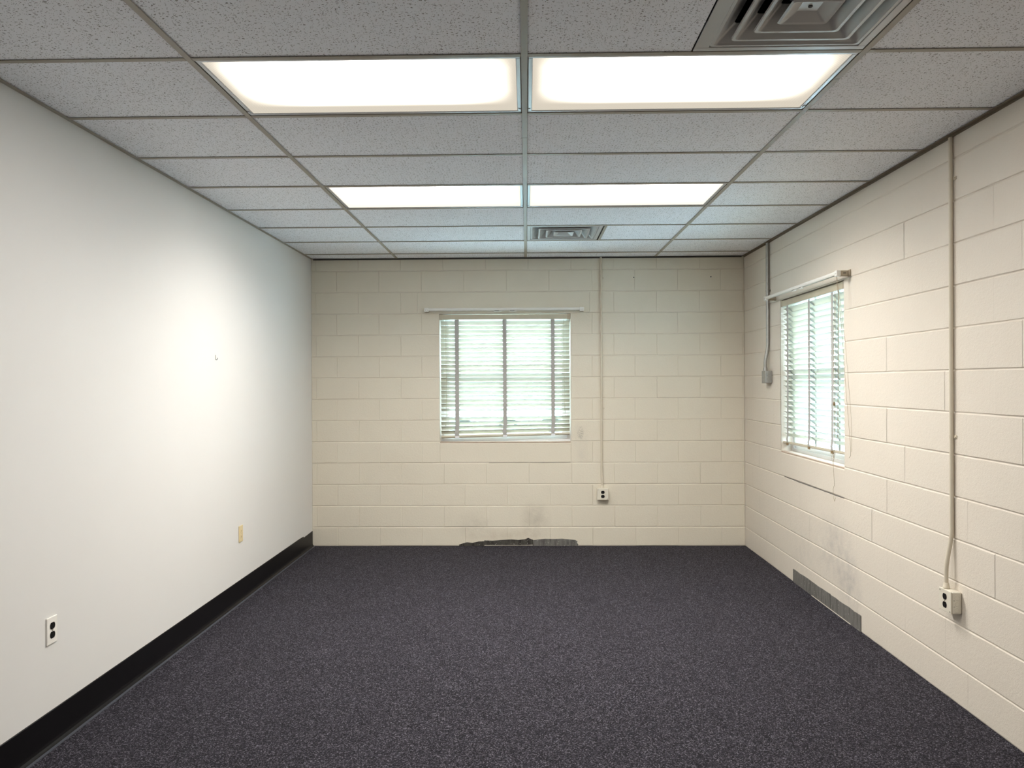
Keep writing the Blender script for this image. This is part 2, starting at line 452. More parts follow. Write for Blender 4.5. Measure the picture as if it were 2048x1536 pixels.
# right wall: window opening; individuals from y = 0.4 on, a joined stretch beside and behind the camera
W2 = (5.048, 6.300, 0.976, 2.203)
m = MB(); slab_with_hole(m, 'x', YF - 0.12, YB + WALL_T, W2, XR + REC, XR + WALL_T)
wall_right = tag(m.build('wall_right', M_mortar), 'cream painted concrete block wall along the right side with a window', kind='structure')
block_wall(wall_right, 0.42, YB, 3.650, 3.440, 0.4040, W2, (4.845, 6.503),
           lambda s, z, j: ((XR + j, s, z), -PI / 2), M_block_right, 12, head_c=0.0020, Dh=0.00045)
m = MB()
for z0, z1 in course_bounds():
    y = YF
    while y < 0.41:
        y2 = min(0.42, y + 0.404)
        m.box(XR + 0.0001, XR + REC, y + 0.002, y2 - 0.002, z0 + 0.003, z1 - 0.003); y = y2
tag(m.build('block_field', M_block_right, wall_right), kind='stuff')

# bare strips where an old base came off
def strip(name, pts, place, mat, parent, d=0.003):
    b = MB(); n = len(pts)
    v = [place(s, z, 0.0) for s, z in pts] + [place(s, z, d) for s, z in pts]
    b.add(v, [tuple(range(n)), tuple(range(2 * n - 1, n - 1, -1))] + [(i, i + n, (i + 1) % n + n, (i + 1) % n) for i in range(n)])
    return b.build(name, mat, parent)
pb = lambda s, z, d: (s, YB - 0.0015 - d, z)
pr = lambda s, z, d: (XR - 0.0015 - d, s, z)
rg = random.Random(3)
def ragged(s0, s1, ztop0, ztop1, n, amp):
    top = [(s0 + (s1 - s0) * i / n, ztop0 + (ztop1 - ztop0) * i / n + rg.uniform(-amp, amp)) for i in range(n + 1)]
    return [(s0, 0.001)] + top + [(s1, 0.001)]
tag(strip('bare_patch', [(-0.646, 0.001), (-0.645, 0.014), (-0.600, 0.028), (-0.57, 0.036), (-0.52, 0.030), (-0.46, 0.043), (-0.405, 0.046), (-0.405, 0.001)], pb, M_patch_dark, wall_back), 'brownish bare strip')
tag(strip('bare_patch', [(-0.4055, 0.001), (-0.4055, 0.054), (-0.33, 0.050), (-0.24, 0.058), (-0.15, 0.062), (-0.08, 0.058), (-0.02, 0.064), (0.010, 0.078), (0.035, 0.066), (0.0585, 0.058), (0.0585, 0.001)], pb, M_patch_dark, wall_back), 'dark adhesive residue')
tag(strip('bare_patch', [(0.058, 0.001), (0.060, 0.056), (0.11, 0.062), (0.17, 0.068), (0.26, 0.066), (0.33, 0.069), (0.41, 0.061), (0.455, 0.057), (0.476, 0.044), (0.470, 0.030), (0.484, 0.016), (0.478, 0.001)], pb, M_patch_grey, wall_back), 'grey bare concrete')
strip('caulk_line', [(-0.405, 0.004), (-0.405, 0.0085), (-0.20, 0.0075), (-0.02, 0.0085), (0.052, 0.012), (0.055, 0.006)], pb, M_ivory, wall_back, 0.004)
for a, b_ in ((4.803, 4.905), (4.908, 5.275), (5.278, 5.640), (5.643, 6.012)):
    strip('bare_patch', ragged(a, b_, 0.104, 0.101, 5, 0.0025), pr, M_patch_grey, wall_right)
strip('caulk_line', [(4.95, 0.001), (4.95, 0.006), (5.62, 0.005), (5.62, 0.001)], pr, M_ivory, wall_right, 0.005)

rg2 = random.Random(9)
tp = [(5.05 + 1.16 * i / 14, COURSE0 + 3 * COURSE + 0.0042 + rg2.uniform(-.001, .0012)) for i in range(15)]
bt = [(y, z - 0.006 - rg2.uniform(-.0012, .0012)) for y, z in reversed(tp)]
strip('open_joint', tp + bt, lambda s, z, d: (XR - 0.0003 - d, s, z), simple('open_joint_dark', (0.16, 0.15, 0.14), 0.8), wall_right, 0.0006)
tp = [(-0.36 + 0.775 * i / 12, COURSE0 + 3 * COURSE + 0.0030 + rg2.uniform(-.001, .001)) for i in range(13)]
bt = [(x, z - 0.0032 - rg2.uniform(-.001, .001)) for x, z in reversed(tp)]
strip('open_joint', tp + bt, lambda s, z, d: (s, YB - 0.0003 - d, z), simple('open_joint_grey', (0.30, 0.27, 0.23), 0.8), wall_back, 0.0006)
# ---- black cove base along the left wall
m = MB()
prof = [(XL, 0.0), (XL + 0.016, 0.0), (XL + 0.0125, 0.006), (XL + 0.006, 0.014), (XL + 0.0035, 0.026), (XL + 0.0032, 0.150), (XL, 0.153)]
ys = [YF, YB - 0.42, YB - 0.30, YB - 0.285, YB - 0.002]
tops = [0.153, 0.153, 0.150, 0.138, 0.145]
vs = []
for y, tz in zip(ys, tops):
    vs += [(x, y, z if z < 0.1 else z - 0.153 + tz) for x, z in prof]
n = len(prof); fs = [(i * n + k, i * n + (k + 1) % n, (i + 1) * n + (k + 1) % n, (i + 1) * n + k) for i in range(len(ys) - 1) for k in range(n)]
fs += [tuple(range(n)), tuple(range((len(ys) - 1) * n, len(ys) * n))]
m.add(vs, fs)
bb = tag(m.build('baseboard_left', M_rubber), 'black rubber cove base along the foot of the white wall', kind='structure')
m = MB(); m.box(XL + 0.016, XL + 0.030, YF, YB, 0.0, 0.0025)
m.build('toe_edge', simple('grey_vinyl_edge', (0.07, 0.075, 0.09), 0.4), bb)

# ---- suspended ceiling
FL = 0.012      # half flange
m = MB(); m.box(XL - 0.1, XR + 0.2, YF - 0.12, YB + 0.2, 3.02, 3.12)
ceil = tag(m.build('ceiling', simple('plenum_dark', (0.10, 0.10, 0.10), 0.9)), 'suspended ceiling of fissured tiles in a tan metal grid', kind='structure')
tile_cache = {}
def tile(x0, x1, y0, y1):
    key = (round(x1 - x0, 3), round(y1 - y0, 3))
    if key not in tile_cache:
        a, b = key; b_ = MB(); b_.box(-a / 2, a / 2, -b / 2, b / 2, 0, 0.016)
        tile_cache[key] = b_.mesh('ceiling_tile')
    o = new_obj('ceiling_tile', tile_cache[key], M_tile, ceil, ((x0 + x1) / 2, (y0 + y1) / 2, ZC + 0.0034 + random.uniform(0, 0.0012)))
    return o
cols = [(XL, GX - 1.22), (GX - 1.22, GX), (GX, GX + 1.22), (GX + 1.22, XR)]
k_lo = math.floor((YF - GRID_Y0) / TILE)
lines = [GRID_Y0 + TILE * k for k in range(k_lo, 8)]
rows = []
for k in range(k_lo, 8):
    a, b = GRID_Y0 + TILE * k, GRID_Y0 + TILE * (k + 1)
    rows.append((k, max(a, YF), min(b, YB)))
LIGHT_ROWS = (-3, 0, 3)  # the row behind the camera is added, out of view
for k, a, b in rows:
    if b - a < 0.03: continue
    for ci, (x0, x1) in enumerate(cols):
        if k in LIGHT_ROWS and ci in (1, 2): continue
        g = 0.003
        if ci == 2 and k == -1: tile(x0 + g, GX + 0.60 - g, a + g, b - g); continue
        if ci == 2 and k == 5: tile(GX + 0.62 + g, x1 - g, a + g, b - g); continue
        tile(x0 + g, x1 - g, a + g, b - g)
# main runners (with a splice here and there), then cross tees
def tee(name, x0, x1, y0, y1, mat=M_trim_tan):
    b = MB()
    c = 0.0009
    b.cbox(x0, x1, y0, y1, ZC - 0.0006, ZC + 0.0018, c)
    if x1 - x0 < y1 - y0: xm = (x0 + x1) / 2; b.box(xm - 0.003, xm + 0.003, y0, y1, ZC + 0.0015, ZC + 0.036)
    else: ym = (y0 + y1) / 2; b.box(x0, x1, ym - 0.003, ym + 0.003, ZC + 0.0015, ZC + 0.036)
    return b.build(name, mat, ceil)
for gx, splice in ((GX - 1.22, 3.72), (GX, 3.74), (GX + 1.22, 3.05)):
    tee('main_runner', gx - FL, gx + FL, YF, splice - 0.0012)
    tee('main_runner', gx - FL, gx + FL, splice + 0.0012, YB)
for y in lines:
    if y < YF + 0.02: continue
    for ci, (x0, x1) in enumerate(cols):
        e0 = x0 + (FL if ci > 0 else 0.0); e1 = x1 - (FL if ci < 3 else 0.0)
        tee('cross_tee', e0 + 0.0006, e1 - 0.0006, y - FL, y + FL)
tee('cross_tee', GX + 0.60, GX + 0.62, GRID_Y0 + 5 * TILE + FL, GRID_Y0 + 6 * TILE - FL)
# wall angles
m = MB(); m.box(XL, XL + 0.022, YF, YB, ZC - 0.0008, ZC + 0.001); m.box(XL, XL + 0.0015, YF, YB, ZC, ZC + 0.022)
tag(m.build('trim_1', M_trim_tan), 'tan wall angle where the ceiling meets the white wall', kind='structure')
m = MB(); m.box(XR - 0.024, XR - 0.0002, YF, YB, ZC - 0.003, ZC + 0.001); m.box(XR - 0.004, XR - 0.0002, YF, YB, ZC - 0.012, ZC + 0.02)
tag(m.build('trim_2', M_trim_brown), 'dark brown wall angle above the long block wall', kind='structure')
m = MB(); m.box(XL + 0.022, XR - 0.024, YB - 0.022, YB - 0.0002, ZC - 0.002, ZC + 0.001); m.box(XL + 0.022, XR - 0.024, YB - 0.004, YB - 0.0002, ZC - 0.010, ZC + 0.02)
tag(m.build('trim_3', simple('angle_gap_shade', (0.055, 0.05, 0.045), 0.5)), 'thin wall angle above the window wall, shadow gap put into its dark colour', kind='structure')  # wall angle; its dark colour stands in for the shadow gap there

# ---- windows (local: x left to right seen from the room, +y outwards, origin at the sill's middle on the wall face)
def make_window(name, loc, rz, wd, ht, label, sill_mat):
    r = empty(name, loc, rz); tag(r, label, kind='structure')
    y0, y1 = 0.090, 0.165
    f = 0.035
    b = MB(); h = wd / 2
    b.box(-h, -h + f, y0, y1, 0, ht); b.box(h - f, h, y0, y1, 0, ht); b.box(-h + f, h - f, y0, y1, ht - f, ht); b.box(-h + f, h - f, y0, y1, 0, f)
    b.build('window_frame', M_frame, r)
    mid = ht * 0.50
    for nm, z0, z1, ya, yb in (('lower_sash', f, mid + 0.022, 0.098, 0.124), ('upper_sash', mid - 0.022, ht - f, 0.128, 0.154)):
        b = MB(); s_ = 0.042; a = h - f - 0.001
        b.box(-a, -a + s_, ya, yb, z0, z1); b.box(a - s_, a, ya, yb, z0, z1)
        b.box(-a + s_, a - s_, ya, yb, z0, z0 + (0.055 if nm == 'lower_sash' else 0.044)); b.box(-a + s_, a - s_, ya, yb, z1 - 0.044, z1)
        so = b.build(nm, M_frame, r)
        b = MB(); b.box(-a + s_, a - s_, (ya + yb) / 2 - 0.002, (ya + yb) / 2 + 0.002, z0 + 0.044, z1 - 0.044)
        b.build('pane', M_glass, so)
    b = MB(); b.cbox(-h + 0.001, h - 0.001, 0.004, y0 - 0.001, 0.0005, 0.012, 0.003)
    b.build('window_sill', sill_mat, r)
    return r
make_window('window_1', ((W1[0] + W1[1]) / 2, YB, W1[2]), 0.0, W1[1] - W1[0], W1[3] - W1[2],
            'small white double-hung window in the wall facing the camera', M_sill)
make_window('window_2', (XR, (W2[0] + W2[1]) / 2, W2[2]), -PI / 2, W2[1] - W2[0], W2[3] - W2[2],
            'small white double-hung window in the long right-hand block wall', M_sill)

# ================================================================== CEILING FIXTURES
def make_light(label, x0, k, group, watts):
    y0 = GRID_Y0 + TILE * k
    cx, cyy = x0 + 0.61, y0 + 0.305
    r = empty('ceiling_light', (cx, cyy, ZC)); tag(r, label, 'ceiling light', group)
    a, b_ = 0.61 - FL - 0.002, 0.305 - FL - 0.002
    fa, fb = 0.578, 0.2735
    b = MB()
    for (p0, p1, q0, q1) in ((-a, a, -b_, -fb), (-a, a, fb, b_), (-a, -fa, -fb, fb), (fa, a, -fb, fb)):
        b.cbox(p0, p1, q0, q1, 0.002, 0.012, 0.0025)
    b.build('door_frame', M_troffer, r)
    b = MB(); b.box(-fa, fa, -fb, fb, 0.0060, 0.0085); lo_ = b.build('lens', M_acrylic, r); lo_.data.materials.append(M_lens); q_ = {0: 0.90, 3: 1.60, -3: 0.60}[k]; lo_.color = (q_, q_, q_, 1)
    for pl in lo_.data.polygons: pl.material_index = 1 if pl.normal.z < -0.5 else 0
    b = MB()
    b.box(-a, a, -b_, -b_ + 0.002, 0.0125, 0.12); b.box(-a, a, b_ - 0.002, b_, 0.0125, 0.12)
    b.box(-a, -a + 0.002, -b_ + 0.002, b_ - 0.002, 0.0125, 0.12); b.box(a - 0.002, a, -b_ + 0.002, b_ - 0.002, 0.0125, 0.12); b.box(-a, a, -b_, b_, 0.12, 0.122)
    b.build('housing', M_troffer, r)
    la = bpy.data.lights.new('fluorescent_tubes', 'AREA'); la.shape = 'RECTANGLE'; la.size = 0.98; la.size_y = 0.30
    la.energy = watts; la.color = (1.0, 0.96, 0.90); la.spread = math.radians(154)
    lo = bpy.data.objects.new('fluorescent_tubes', la); COL.objects.link(lo); lo.parent = r; lo.location = (0, 0, 0.022)
    for s_ in (-1, 1):
        b = MB(); b.cbox(s_ * 0.5897 - 0.004, s_ * 0.5897 + 0.004, 0.240, 0.262, -0.0012, 0.0018, 0.0006); b.build('latch', M_troffer, r)
    return r
G = 'fluorescent troffers in the ceiling grid'
make_light('near fluorescent ceiling light left of the centre runner', GX - 1.22, 0, G, TUBE_NEAR)
make_light('near fluorescent ceiling light right of the centre runner, beside the large air diffuser', GX, 0, G, TUBE_NEAR)
make_light('far fluorescent ceiling light left of the centre runner', GX - 1.22, 3, G, TUBE_FAR)
make_light('far fluorescent ceiling light right of the centre runner', GX, 3, G, TUBE_FAR)
make_light('added unseen fluorescent ceiling light behind the camera, left one', GX - 1.22, -3, G, TUBE_ADDED)  # unseen pair added behind the camera, keeps the near ceiling brighter
make_light('added unseen fluorescent ceiling light behind the camera, right one', GX, -3, G, TUBE_ADDED)

def sq_ring(half_out, z_out, half_in, z_in, rc_out, rc_in, n=5):
    """one square cone of a diffuser with rounded corners: returns verts, faces"""
    def loop(h, z, rc):
        pts = []
        for qx, qy, a0 in ((1, 1, 0), (-1, 1, 90), (-1, -1, 180), (1, -1, 270)):
            for i in range(n + 1):
                a = math.radians(a0 + 90 * i / n)
                pts.append((qx * (h - rc) + rc * math.cos(a), qy * (h - rc) + rc * math.sin(a), z))
        return pts
    A, B = loop(half_out, z_out, rc_out), loop(half_in, z_in, rc_in); N = len(A)
    return A + B, [(i, (i + 1) % N, N + (i + 1) % N, N + i) for i in range(N)]
def make_diffuser(label, cx, cyy, half, ext=0.0):
    r = empty('air_diffuser', (cx, cyy, ZC)); tag(r, label, 'air vent', 'square ceiling air diffusers')
    h = half
    b = MB()                                            # flat rim
    for (p0, p1, q0, q1) in ((-h - ext, h, -h, -h + 0.028), (-h - ext, h, h - 0.028, h), (-h - ext, -h + 0.028, -h + 0.028, h - 0.028), (h - 0.028, h, -h + 0.028, h - 0.028)):
        b.cbox(p0, p1, q0, q1, 0.0005, 0.006, 0.0015)
    b.build('rim', M_diff, r)
    for o_, i_, zt in ((h - 0.028, h - 0.098, 0.055), (h - 0.088, h - 0.158, 0.058), (h - 0.148, h - 0.218, 0.060)):
        b = MB()
        z0 = 0.003 if o_ > h - 0.05 else -0.004
        rc = 0.014
        for half_o, zo, half_i, zi in ((o_, z0 + 0.006, o_ - 0.0015, z0), (o_ - 0.0015, z0, o_ - 0.012, z0), (o_ - 0.012, z0, o_ - 0.016, z0 + 0.006), (o_ - 0.016, z0 + 0.006, i_, zt), (i_, zt, i_ + 0.0015, zt + 0.002), (i_ + 0.0015, zt + 0.002, o_, z0 + 0.008)):
            v, f = sq_ring(half_o, zo, half_i, zi, rc, max(0.004, rc * half_i / half_o)); b.add(v, f)
        b.build('cone', M_diff, r)
    c = h - 0.208                                        # centre panel: shallow pyramid with flat top square
    b = MB()
    v, f = sq_ring(c, -0.001, c - 0.006, -0.006, 0.012, 0.010); b.add(v, f)
    v, f = sq_ring(c - 0.006, -0.006, c - 0.014, -0.003, 0.010, 0.008); b.add(v, f)
    v, f = sq_ring(c - 0.014, -0.003, c - 0.050, 0.018, 0.008, 0.004); b.add(v, f)
    q = c - 0.050; b.box(-q, q, -q, q, 0.018, 0.020)
    v, f = sq_ring(c, -0.001, c - 0.048, 0.022, 0.012, 0.004); b.add(v, f)
    po = b.build('centre_panel', M_diff, r)
    b = MB(); b.disc((0, 0, 0.0145), 0.007, 'z', 0.0035, 12); b.build('screw', M_slot, po)
    for s_ in (-1, 1):
        b = MB(); b.tube([(s_ * 0.030, 0.0, 0.020), (s_ * 0.032, 0.0, 0.115)], 0.004, 6); b.build('hanger', M_diff, po)
    b = MB()                                             # plenum box above, open below, with a round neck
    H = h - 0.022
    b.box(-H, H, -H, -H + 0.001, 0.0065, 0.125); b.box(-H, H, H - 0.001, H, 0.0065, 0.125)
    b.box(-H, -H + 0.001, -H + .001, H - .001, 0.0065, 0.125); b.box(H - 0.001, H, -H + .001, H - .001, 0.0065, 0.125); b.box(-H, H, -H, H, 0.125, 0.127)
    b.build('back_pan', M_duct, r)
    b = MB(); b.tube([(0, 0, 0.061), (0, 0, 0.124)], 0.069, 28, cap=False); b.build('duct_neck', M_foil, r)
    return r
make_diffuser('large grey square air diffuser at the top edge, before the near lights', GX + 1.22 - FL - 0.0035 - 0.290, GRID_Y0 - 0.305, 0.290, 0.022)
make_diffuser('far square air diffuser in the ceiling near the window wall', GX + FL + 0.290, GRID_Y0 + 5.5 * TILE, 0.288)

# ================================================================== BLINDS
def make_blind(label, loc, rz, wd, ht, tapes, rail_l, rail_r, flat_slats, seed, tilt=43.0, cords=(), clip_mat=None):
    rng = random.Random(seed)
    r = empty('venetian_blind', loc, rz); tag(r, label, 'window blind', 'wooden-look slat blinds')
    h = wd / 2 - 0.006
    yc = 0.040
    # headrail: channel with a lip
    b = MB(); b.cbox(-h, h, 0.006, 0.066, ht - 0.055, ht - 0.009, 0.003)
    hr = b.build('headrail', M_headrail, r)
    for s_ in (-1, 1):
        b = MB(); b.cbox(s_ * (h - 0.010) - 0.014, s_ * (h - 0.010) + 0.0145, 0.0035, 0.069, ht - 0.0575, ht - 0.006, 0.0015)
        b.build('end_bracket', M_bracket if s_ > 0 else M_headrail, hr)
    # slat: slightly crowned strip
    hs = h - 0.004
    n = 5; W_ = 0.050
    def slat_mesh():
        b = MB(); vs = []; th = 0.0026
        for sx in (-hs, hs):
            for i in range(n + 1):
                u = -W_ / 2 + W_ * i / n
                vs.append((sx, u, 0.0045 * (1 - (2 * u / W_) ** 2)))
            for i in range(n, -1, -1):
                u = -W_ / 2 + W_ * i / n
                vs.append((sx, u, 0.0045 * (1 - (2 * u / W_) ** 2) - th))
        N = 2 * (n + 1)
        fs = [(i, (i + 1) % N, N + (i + 1) % N, N + i) for i in range(N)] + [tuple(range(N)), tuple(range(2 * N - 1, N - 1, -1))]
        b.add(vs, fs); return b.mesh('slat')
    me = slat_mesh()
    z = ht - 0.087; k = 0; pitch = 0.0411
    zs = []
    low = max(rail_l, rail_r)
    while z > low + 0.020:
        t_ = tilt + rng.uniform(-2.5, 2.5)
        if k in flat_slats: t_ = flat_slats[k]
        frac = max(0.0, 1 - (z - low) / 0.25)
        slope = (rail_r - rail_l) / wd * frac
        o = new_obj('slat', me, M_slat, r, (rng.uniform(-.0015, .0015), yc, z), (math.radians(-t_), -slope + rng.uniform(-.0012, .0012), 0))
        zs.append((z, t_)); z -= pitch + rng.uniform(-.0006, .0006); k += 1
    # bottom rail
    ang = math.atan2(rail_r - rail_l, wd)
    b = MB(); b.cbox(-hs, hs, -0.026, 0.026, -0.009, 0.009, 0.003)
    br = b.build('bottom_rail', M_headrail, r, (0, yc, (rail_l + rail_r) / 2), (math.radians(-14), -ang, 0))
    # cloth ladder tapes: front and back webs and a rung under each slat
    for tx, tw in tapes:
        b = MB()
        zr = rail_l + (rail_r - rail_l) * (tx + wd / 2) / wd
        zz = [ht - 0.056, ht - 0.3, 0.42 * ht, zr + 0.20, zr + 0.12, zr + 0.07, zr + 0.035, zr - 0.010]
        wob = [0, 0, 0, 0.001, 0.003, -0.001, -0.006, 0.003]
        for ysgn in (-1, 1):
            vs = []
            for q, (z_, wv) in enumerate(zip(zz, wob)):
                yy = yc + ysgn * (0.0245 + (abs(wv) if ysgn < 0 else 0))
                for sx in (-1, 1):
                    vs += [(tx + wv + sx * tw / 2, yy - 0.0005, z_), (tx + wv + sx * tw / 2, yy + 0.0005, z_)]
            fs = []
            for q in range(len(zz) - 1):
                o_ = q * 4; p_ = o_ + 4
                fs += [(o_, o_ + 2, p_ + 2, p_), (o_ + 1, p_ + 1, p_ + 3, o_ + 3), (o_, p_, p_ + 1, o_ + 1), (o_ + 2, o_ + 3, p_ + 3, p_ + 2)]
            b.add(vs, fs)
        for z_, t_ in zs:
            a = math.radians(t_); c_, s_ = math.cos(a) * 0.024, math.sin(a) * 0.024
            b.add([(tx - tw * .3, yc - c_, z_ + s_ - .004), (tx + tw * .3, yc - c_, z_ + s_ - .004), (tx + tw * .3, yc + c_, z_ - s_ - .004), (tx - tw * .3, yc + c_, z_ - s_ - .004),
                   (tx - tw * .3, yc - c_, z_ + s_ - .0047), (tx + tw * .3, yc - c_, z_ + s_ - .0047), (tx + tw * .3, yc + c_, z_ - s_ - .0047), (tx - tw * .3, yc + c_, z_ - s_ - .0047)],
                  [(0, 1, 2, 3), (7, 6, 5, 4), (0, 4, 5, 1), (1, 5, 6, 2), (2, 6, 7, 3), (3, 7, 4, 0)])
        b.build('ladder_tape', M_tape, r)
        b = MB(); b.cbox(tx - tw / 2 - 0.001, tx + tw / 2 + 0.001, yc - 0.031, yc - 0.024, zr - 0.014, zr + 0.006, 0.0015); b.build('tape_clip', clip_mat or M_frame, r)
    for path, rad, tas in cords:
        b = MB(); b.tube(path, rad, 6); co = b.build('lift_cord', M_cord, r)
        if tas:
            p = Vector(path[tas[0]]); s_ = tas[1]
            b = MB(); b.tube([p + Vector((0, 0, s_)), p + Vector((0, 0, s_ * .4)), p - Vector((0, 0, s_ * .5)), p - Vector((0, 0, s_))], [s_ * .25, s_ * .5, s_ * .6, s_ * .35], 10)
            b.build('tassel', M_tassel, co)
    return r
w1c, w1w, w1h = (W1[0] + W1[1]) / 2, W1[1] - W1[0], W1[3] - W1[2]
make_blind('cream venetian blind with three grey tapes on the wall facing the camera', (w1c, YB, W1[2]), 0.0, w1w, w1h,
           [(-0.660 - w1c, 0.037), (-0.205 - w1c, 0.036), (0.252 - w1c, 0.035)], 0.055, 0.084, {21: 6.0, 20: 30.0}, 5,
           cords=[([(-0.562, 0.004, w1h - 0.058), (-0.561, 0.002, 0.8), (-0.553, 0.003, 0.26)], 0.0011, (2, 0.006)),
                  ([(-0.550, 0.004, w1h - 0.058), (-0.550, 0.002, 0.9), (-0.563, 0.003, 0.17)], 0.0011, (2, 0.006)),
                  ([(0.556, 0.004, w1h - 0.058), (0.557, 0.002, 0.8), (0.566, 0.003, 0.40), (0.557, 0.003, 0.262), (0.572, 0.003, 0.255), (0.562, 0.003, 0.40)], 0.0011, None)])
w2c, w2w, w2h = (W2[0] + W2[1]) / 2, W2[1] - W2[0], W2[3] - W2[2]
make_blind('cream venetian blind hanging askew with dangling cords on the right-hand wall', (XR, w2c, W2[2]), -PI / 2, w2w, w2h,
           [(-0.500, 0.036), (-0.035, 0.036), (0.395, 0.036)], 0.078, 0.098, {}, 6, tilt=40.0, clip_mat=M_tassel,
           cords=[([(0.470, 0.004, w2h - 0.058), (0.468, -0.004, 0.8), (0.474, -0.004, 0.42), (0.470, -0.002, 0.30), (0.486, -0.006, 0.15), (0.476, -0.010, 0.06)], 0.0016, (2, 0.013)),
                  ([(0.490, 0.004, w2h - 0.058), (0.492, -0.004, 0.7), (0.494, -0.004, 0.40), (0.485, -0.006, 0.16), (0.500, -0.010, 0.09), (0.470, -0.012, 0.02), (0.452, -0.016, 0.06), (0.476, -0.016, 0.09), (0.488, -0.014, -0.03), (0.492, -0.012, -0.12), (0.470, -0.012, -0.15), (0.475, -0.012, -0.20), (0.500, -0.014, -0.225), (0.508, -0.012, -0.20)], 0.0013, None),
                  ([(0.530, 0.004, w2h - 0.058), (0.531, 0.000, 0.6), (0.532, -0.004, 0.2)], 0.0022, None)])

# ================================================================== CURTAIN RODS
def make_rod(label, loc, rz, x0, x1, zc, proj, cords):
    """white traverse rod: local x along the wall, -y into the room"""
    r = empty('curtain_rod', loc, rz); tag(r, label, 'curtain rod', 'white traverse rods above the windows')
    b = MB()     # C-channel, rounded front, open slot below
    prof = [(-proj, zc - 0.010), (-proj - 0.004, zc - 0.004), (-proj - 0.005, zc + 0.006), (-proj - 0.002, zc + 0.013), (-proj + 0.006, zc + 0.015), (-proj + 0.014, zc + 0.014),
            (-proj + 0.014, zc + 0.011), (-proj + 0.005, zc + 0.011), (-proj - 0.001, zc + 0.009), (-proj - 0.002, zc + 0.0), (-proj + 0.002, zc - 0.010)]
    b.prism(prof, x0, x1, 'x'); b.box(x0, x1, -proj + 0.011, -proj + 0.014, zc - 0.012, zc + 0.011)
    b.build('rail', M_rod, r)
    for e, s_ in ((x0, -1), (x1, 1)):
        b = MB(); b.cbox(e - 0.020, e + 0.020, -proj - 0.009, -proj + 0.018, zc - 0.020, zc + 0.017, 0.003); ho = b.build('pulley_housing', M_rod, r)
        for dx in (-0.008, 0.008):
            b = MB(); b.disc((e + dx, -proj - 0.0096, zc - 0.004), 0.0026, 'y', 0.0015, 8); b.build('rivet', M_slot, ho)
        b = MB(); b.box(e - 0.014 * s_ - 0.0015, e - 0.014 * s_ + 0.0015, -proj + 0.018, -0.0031, zc - 0.019, zc + 0.019)
        b.build('bracket', M_bracket, r)
        b = MB(); b.box(e + s_ * 0.014 - 0.0015, e + s_ * 0.014 + 0.0015, -proj + 0.018, -0.020, zc - 0.017, zc + 0.015)
        bk = b.build('bracket', M_bracket, r)
        b = MB(); b.box(e - 0.018, e + 0.018, -0.0030, -0.0012, zc - 0.022, zc + 0.022); b.build('wall_plate', M_bracket, bk)
        b = MB(); b.box(e + s_ * 0.0156, e + s_ * 0.0162, -proj + 0.034, -0.030, zc - 0.003, zc + 0.001); b.build('slot', M_slot, bk)
    xm = (x0 + x1) / 2
    for dx in (-0.06, 0.085):
        b = MB(); b.cbox(xm + dx - 0.036, xm + dx + 0.036, -proj - 0.004, -proj + 0.010, zc - 0.020, zc - 0.0125, 0.002); ca = b.build('carrier', M_rod, r)
        b = MB(); b.box(xm + dx - 0.030, xm + dx + 0.012, -proj - 0.0052, -proj - 0.004, zc - 0.0135, zc - 0.0110); b.build('carrier_gap', M_slot, ca)
    for path, rad in cords:
        b = MB(); b.tube(path, rad, 6); b.build('draw_cord', M_cord, r)
    return r
make_rod('white traverse curtain rod above the window facing the camera', (w1c, YB, 0), 0.0, -0.735, 0.725, 2.236, 0.060, [])
make_rod('white traverse curtain rod above the window in the right-hand wall', (XR, w2c, 0), -PI / 2, -0.745, 0.722, 2.232, 0.082,
         [([(0.712, -0.082, 2.212), (0.700, -0.045, 1.9), (0.690, -0.015, 1.5), (0.715, -0.010, 1.30), (0.745, -0.008, 1.12), (0.742, -0.008, 1.075), (0.720, -0.008, 1.060)], 0.0012),
          ([(0.722, -0.082, 2.212), (0.745, -0.040, 1.8), (0.757, -0.008, 1.3), (0.757, -0.008, 1.10)], 0.0009)])

# ================================================================== CONDUITS AND BOXES
def rounded_oval(cx_, cz_, rx, rz_, flat, n=20):
    """duplex receptacle face: circle cut flat above and below"""
    return [(cx_ + rx * math.cos(2 * PI * i / n), cz_ + max(-flat, min(flat, rz_ * math.sin(2 * PI * i / n)))) for i in range(n)]
def receptacle_pair(parent, y, half, mat=M_black_plastic):
    for s_ in (1, -1):
        b = MB(); b.prism(rounded_oval(0, s_ * 0.0195, 0.0170, 0.0170, 0.0140), y - 0.0018, y + 0.004, 'y')
        ro = b.build('receptacle', mat, parent)
        b = MB()
        for dx, hh in ((-0.0062, 0.0042), (0.0062, 0.0034)): b.box(dx - 0.0011, dx + 0.0011, y - 0.0021, y - 0.0017, s_ * 0.0195 + 0.0015 - hh, s_ * 0.0195 + 0.0015 + hh)
        b.disc((0, y - 0.0021, s_ * 0.0195 - 0.0085), 0.0023, 'y', 0.0004, 8)
        b.build('slot', M_slot, ro)
    b = MB(); b.disc((0, y - 0.0014, 0), 0.0034, 'y', 0.003, 10); b.build('screw', M_screw, parent)

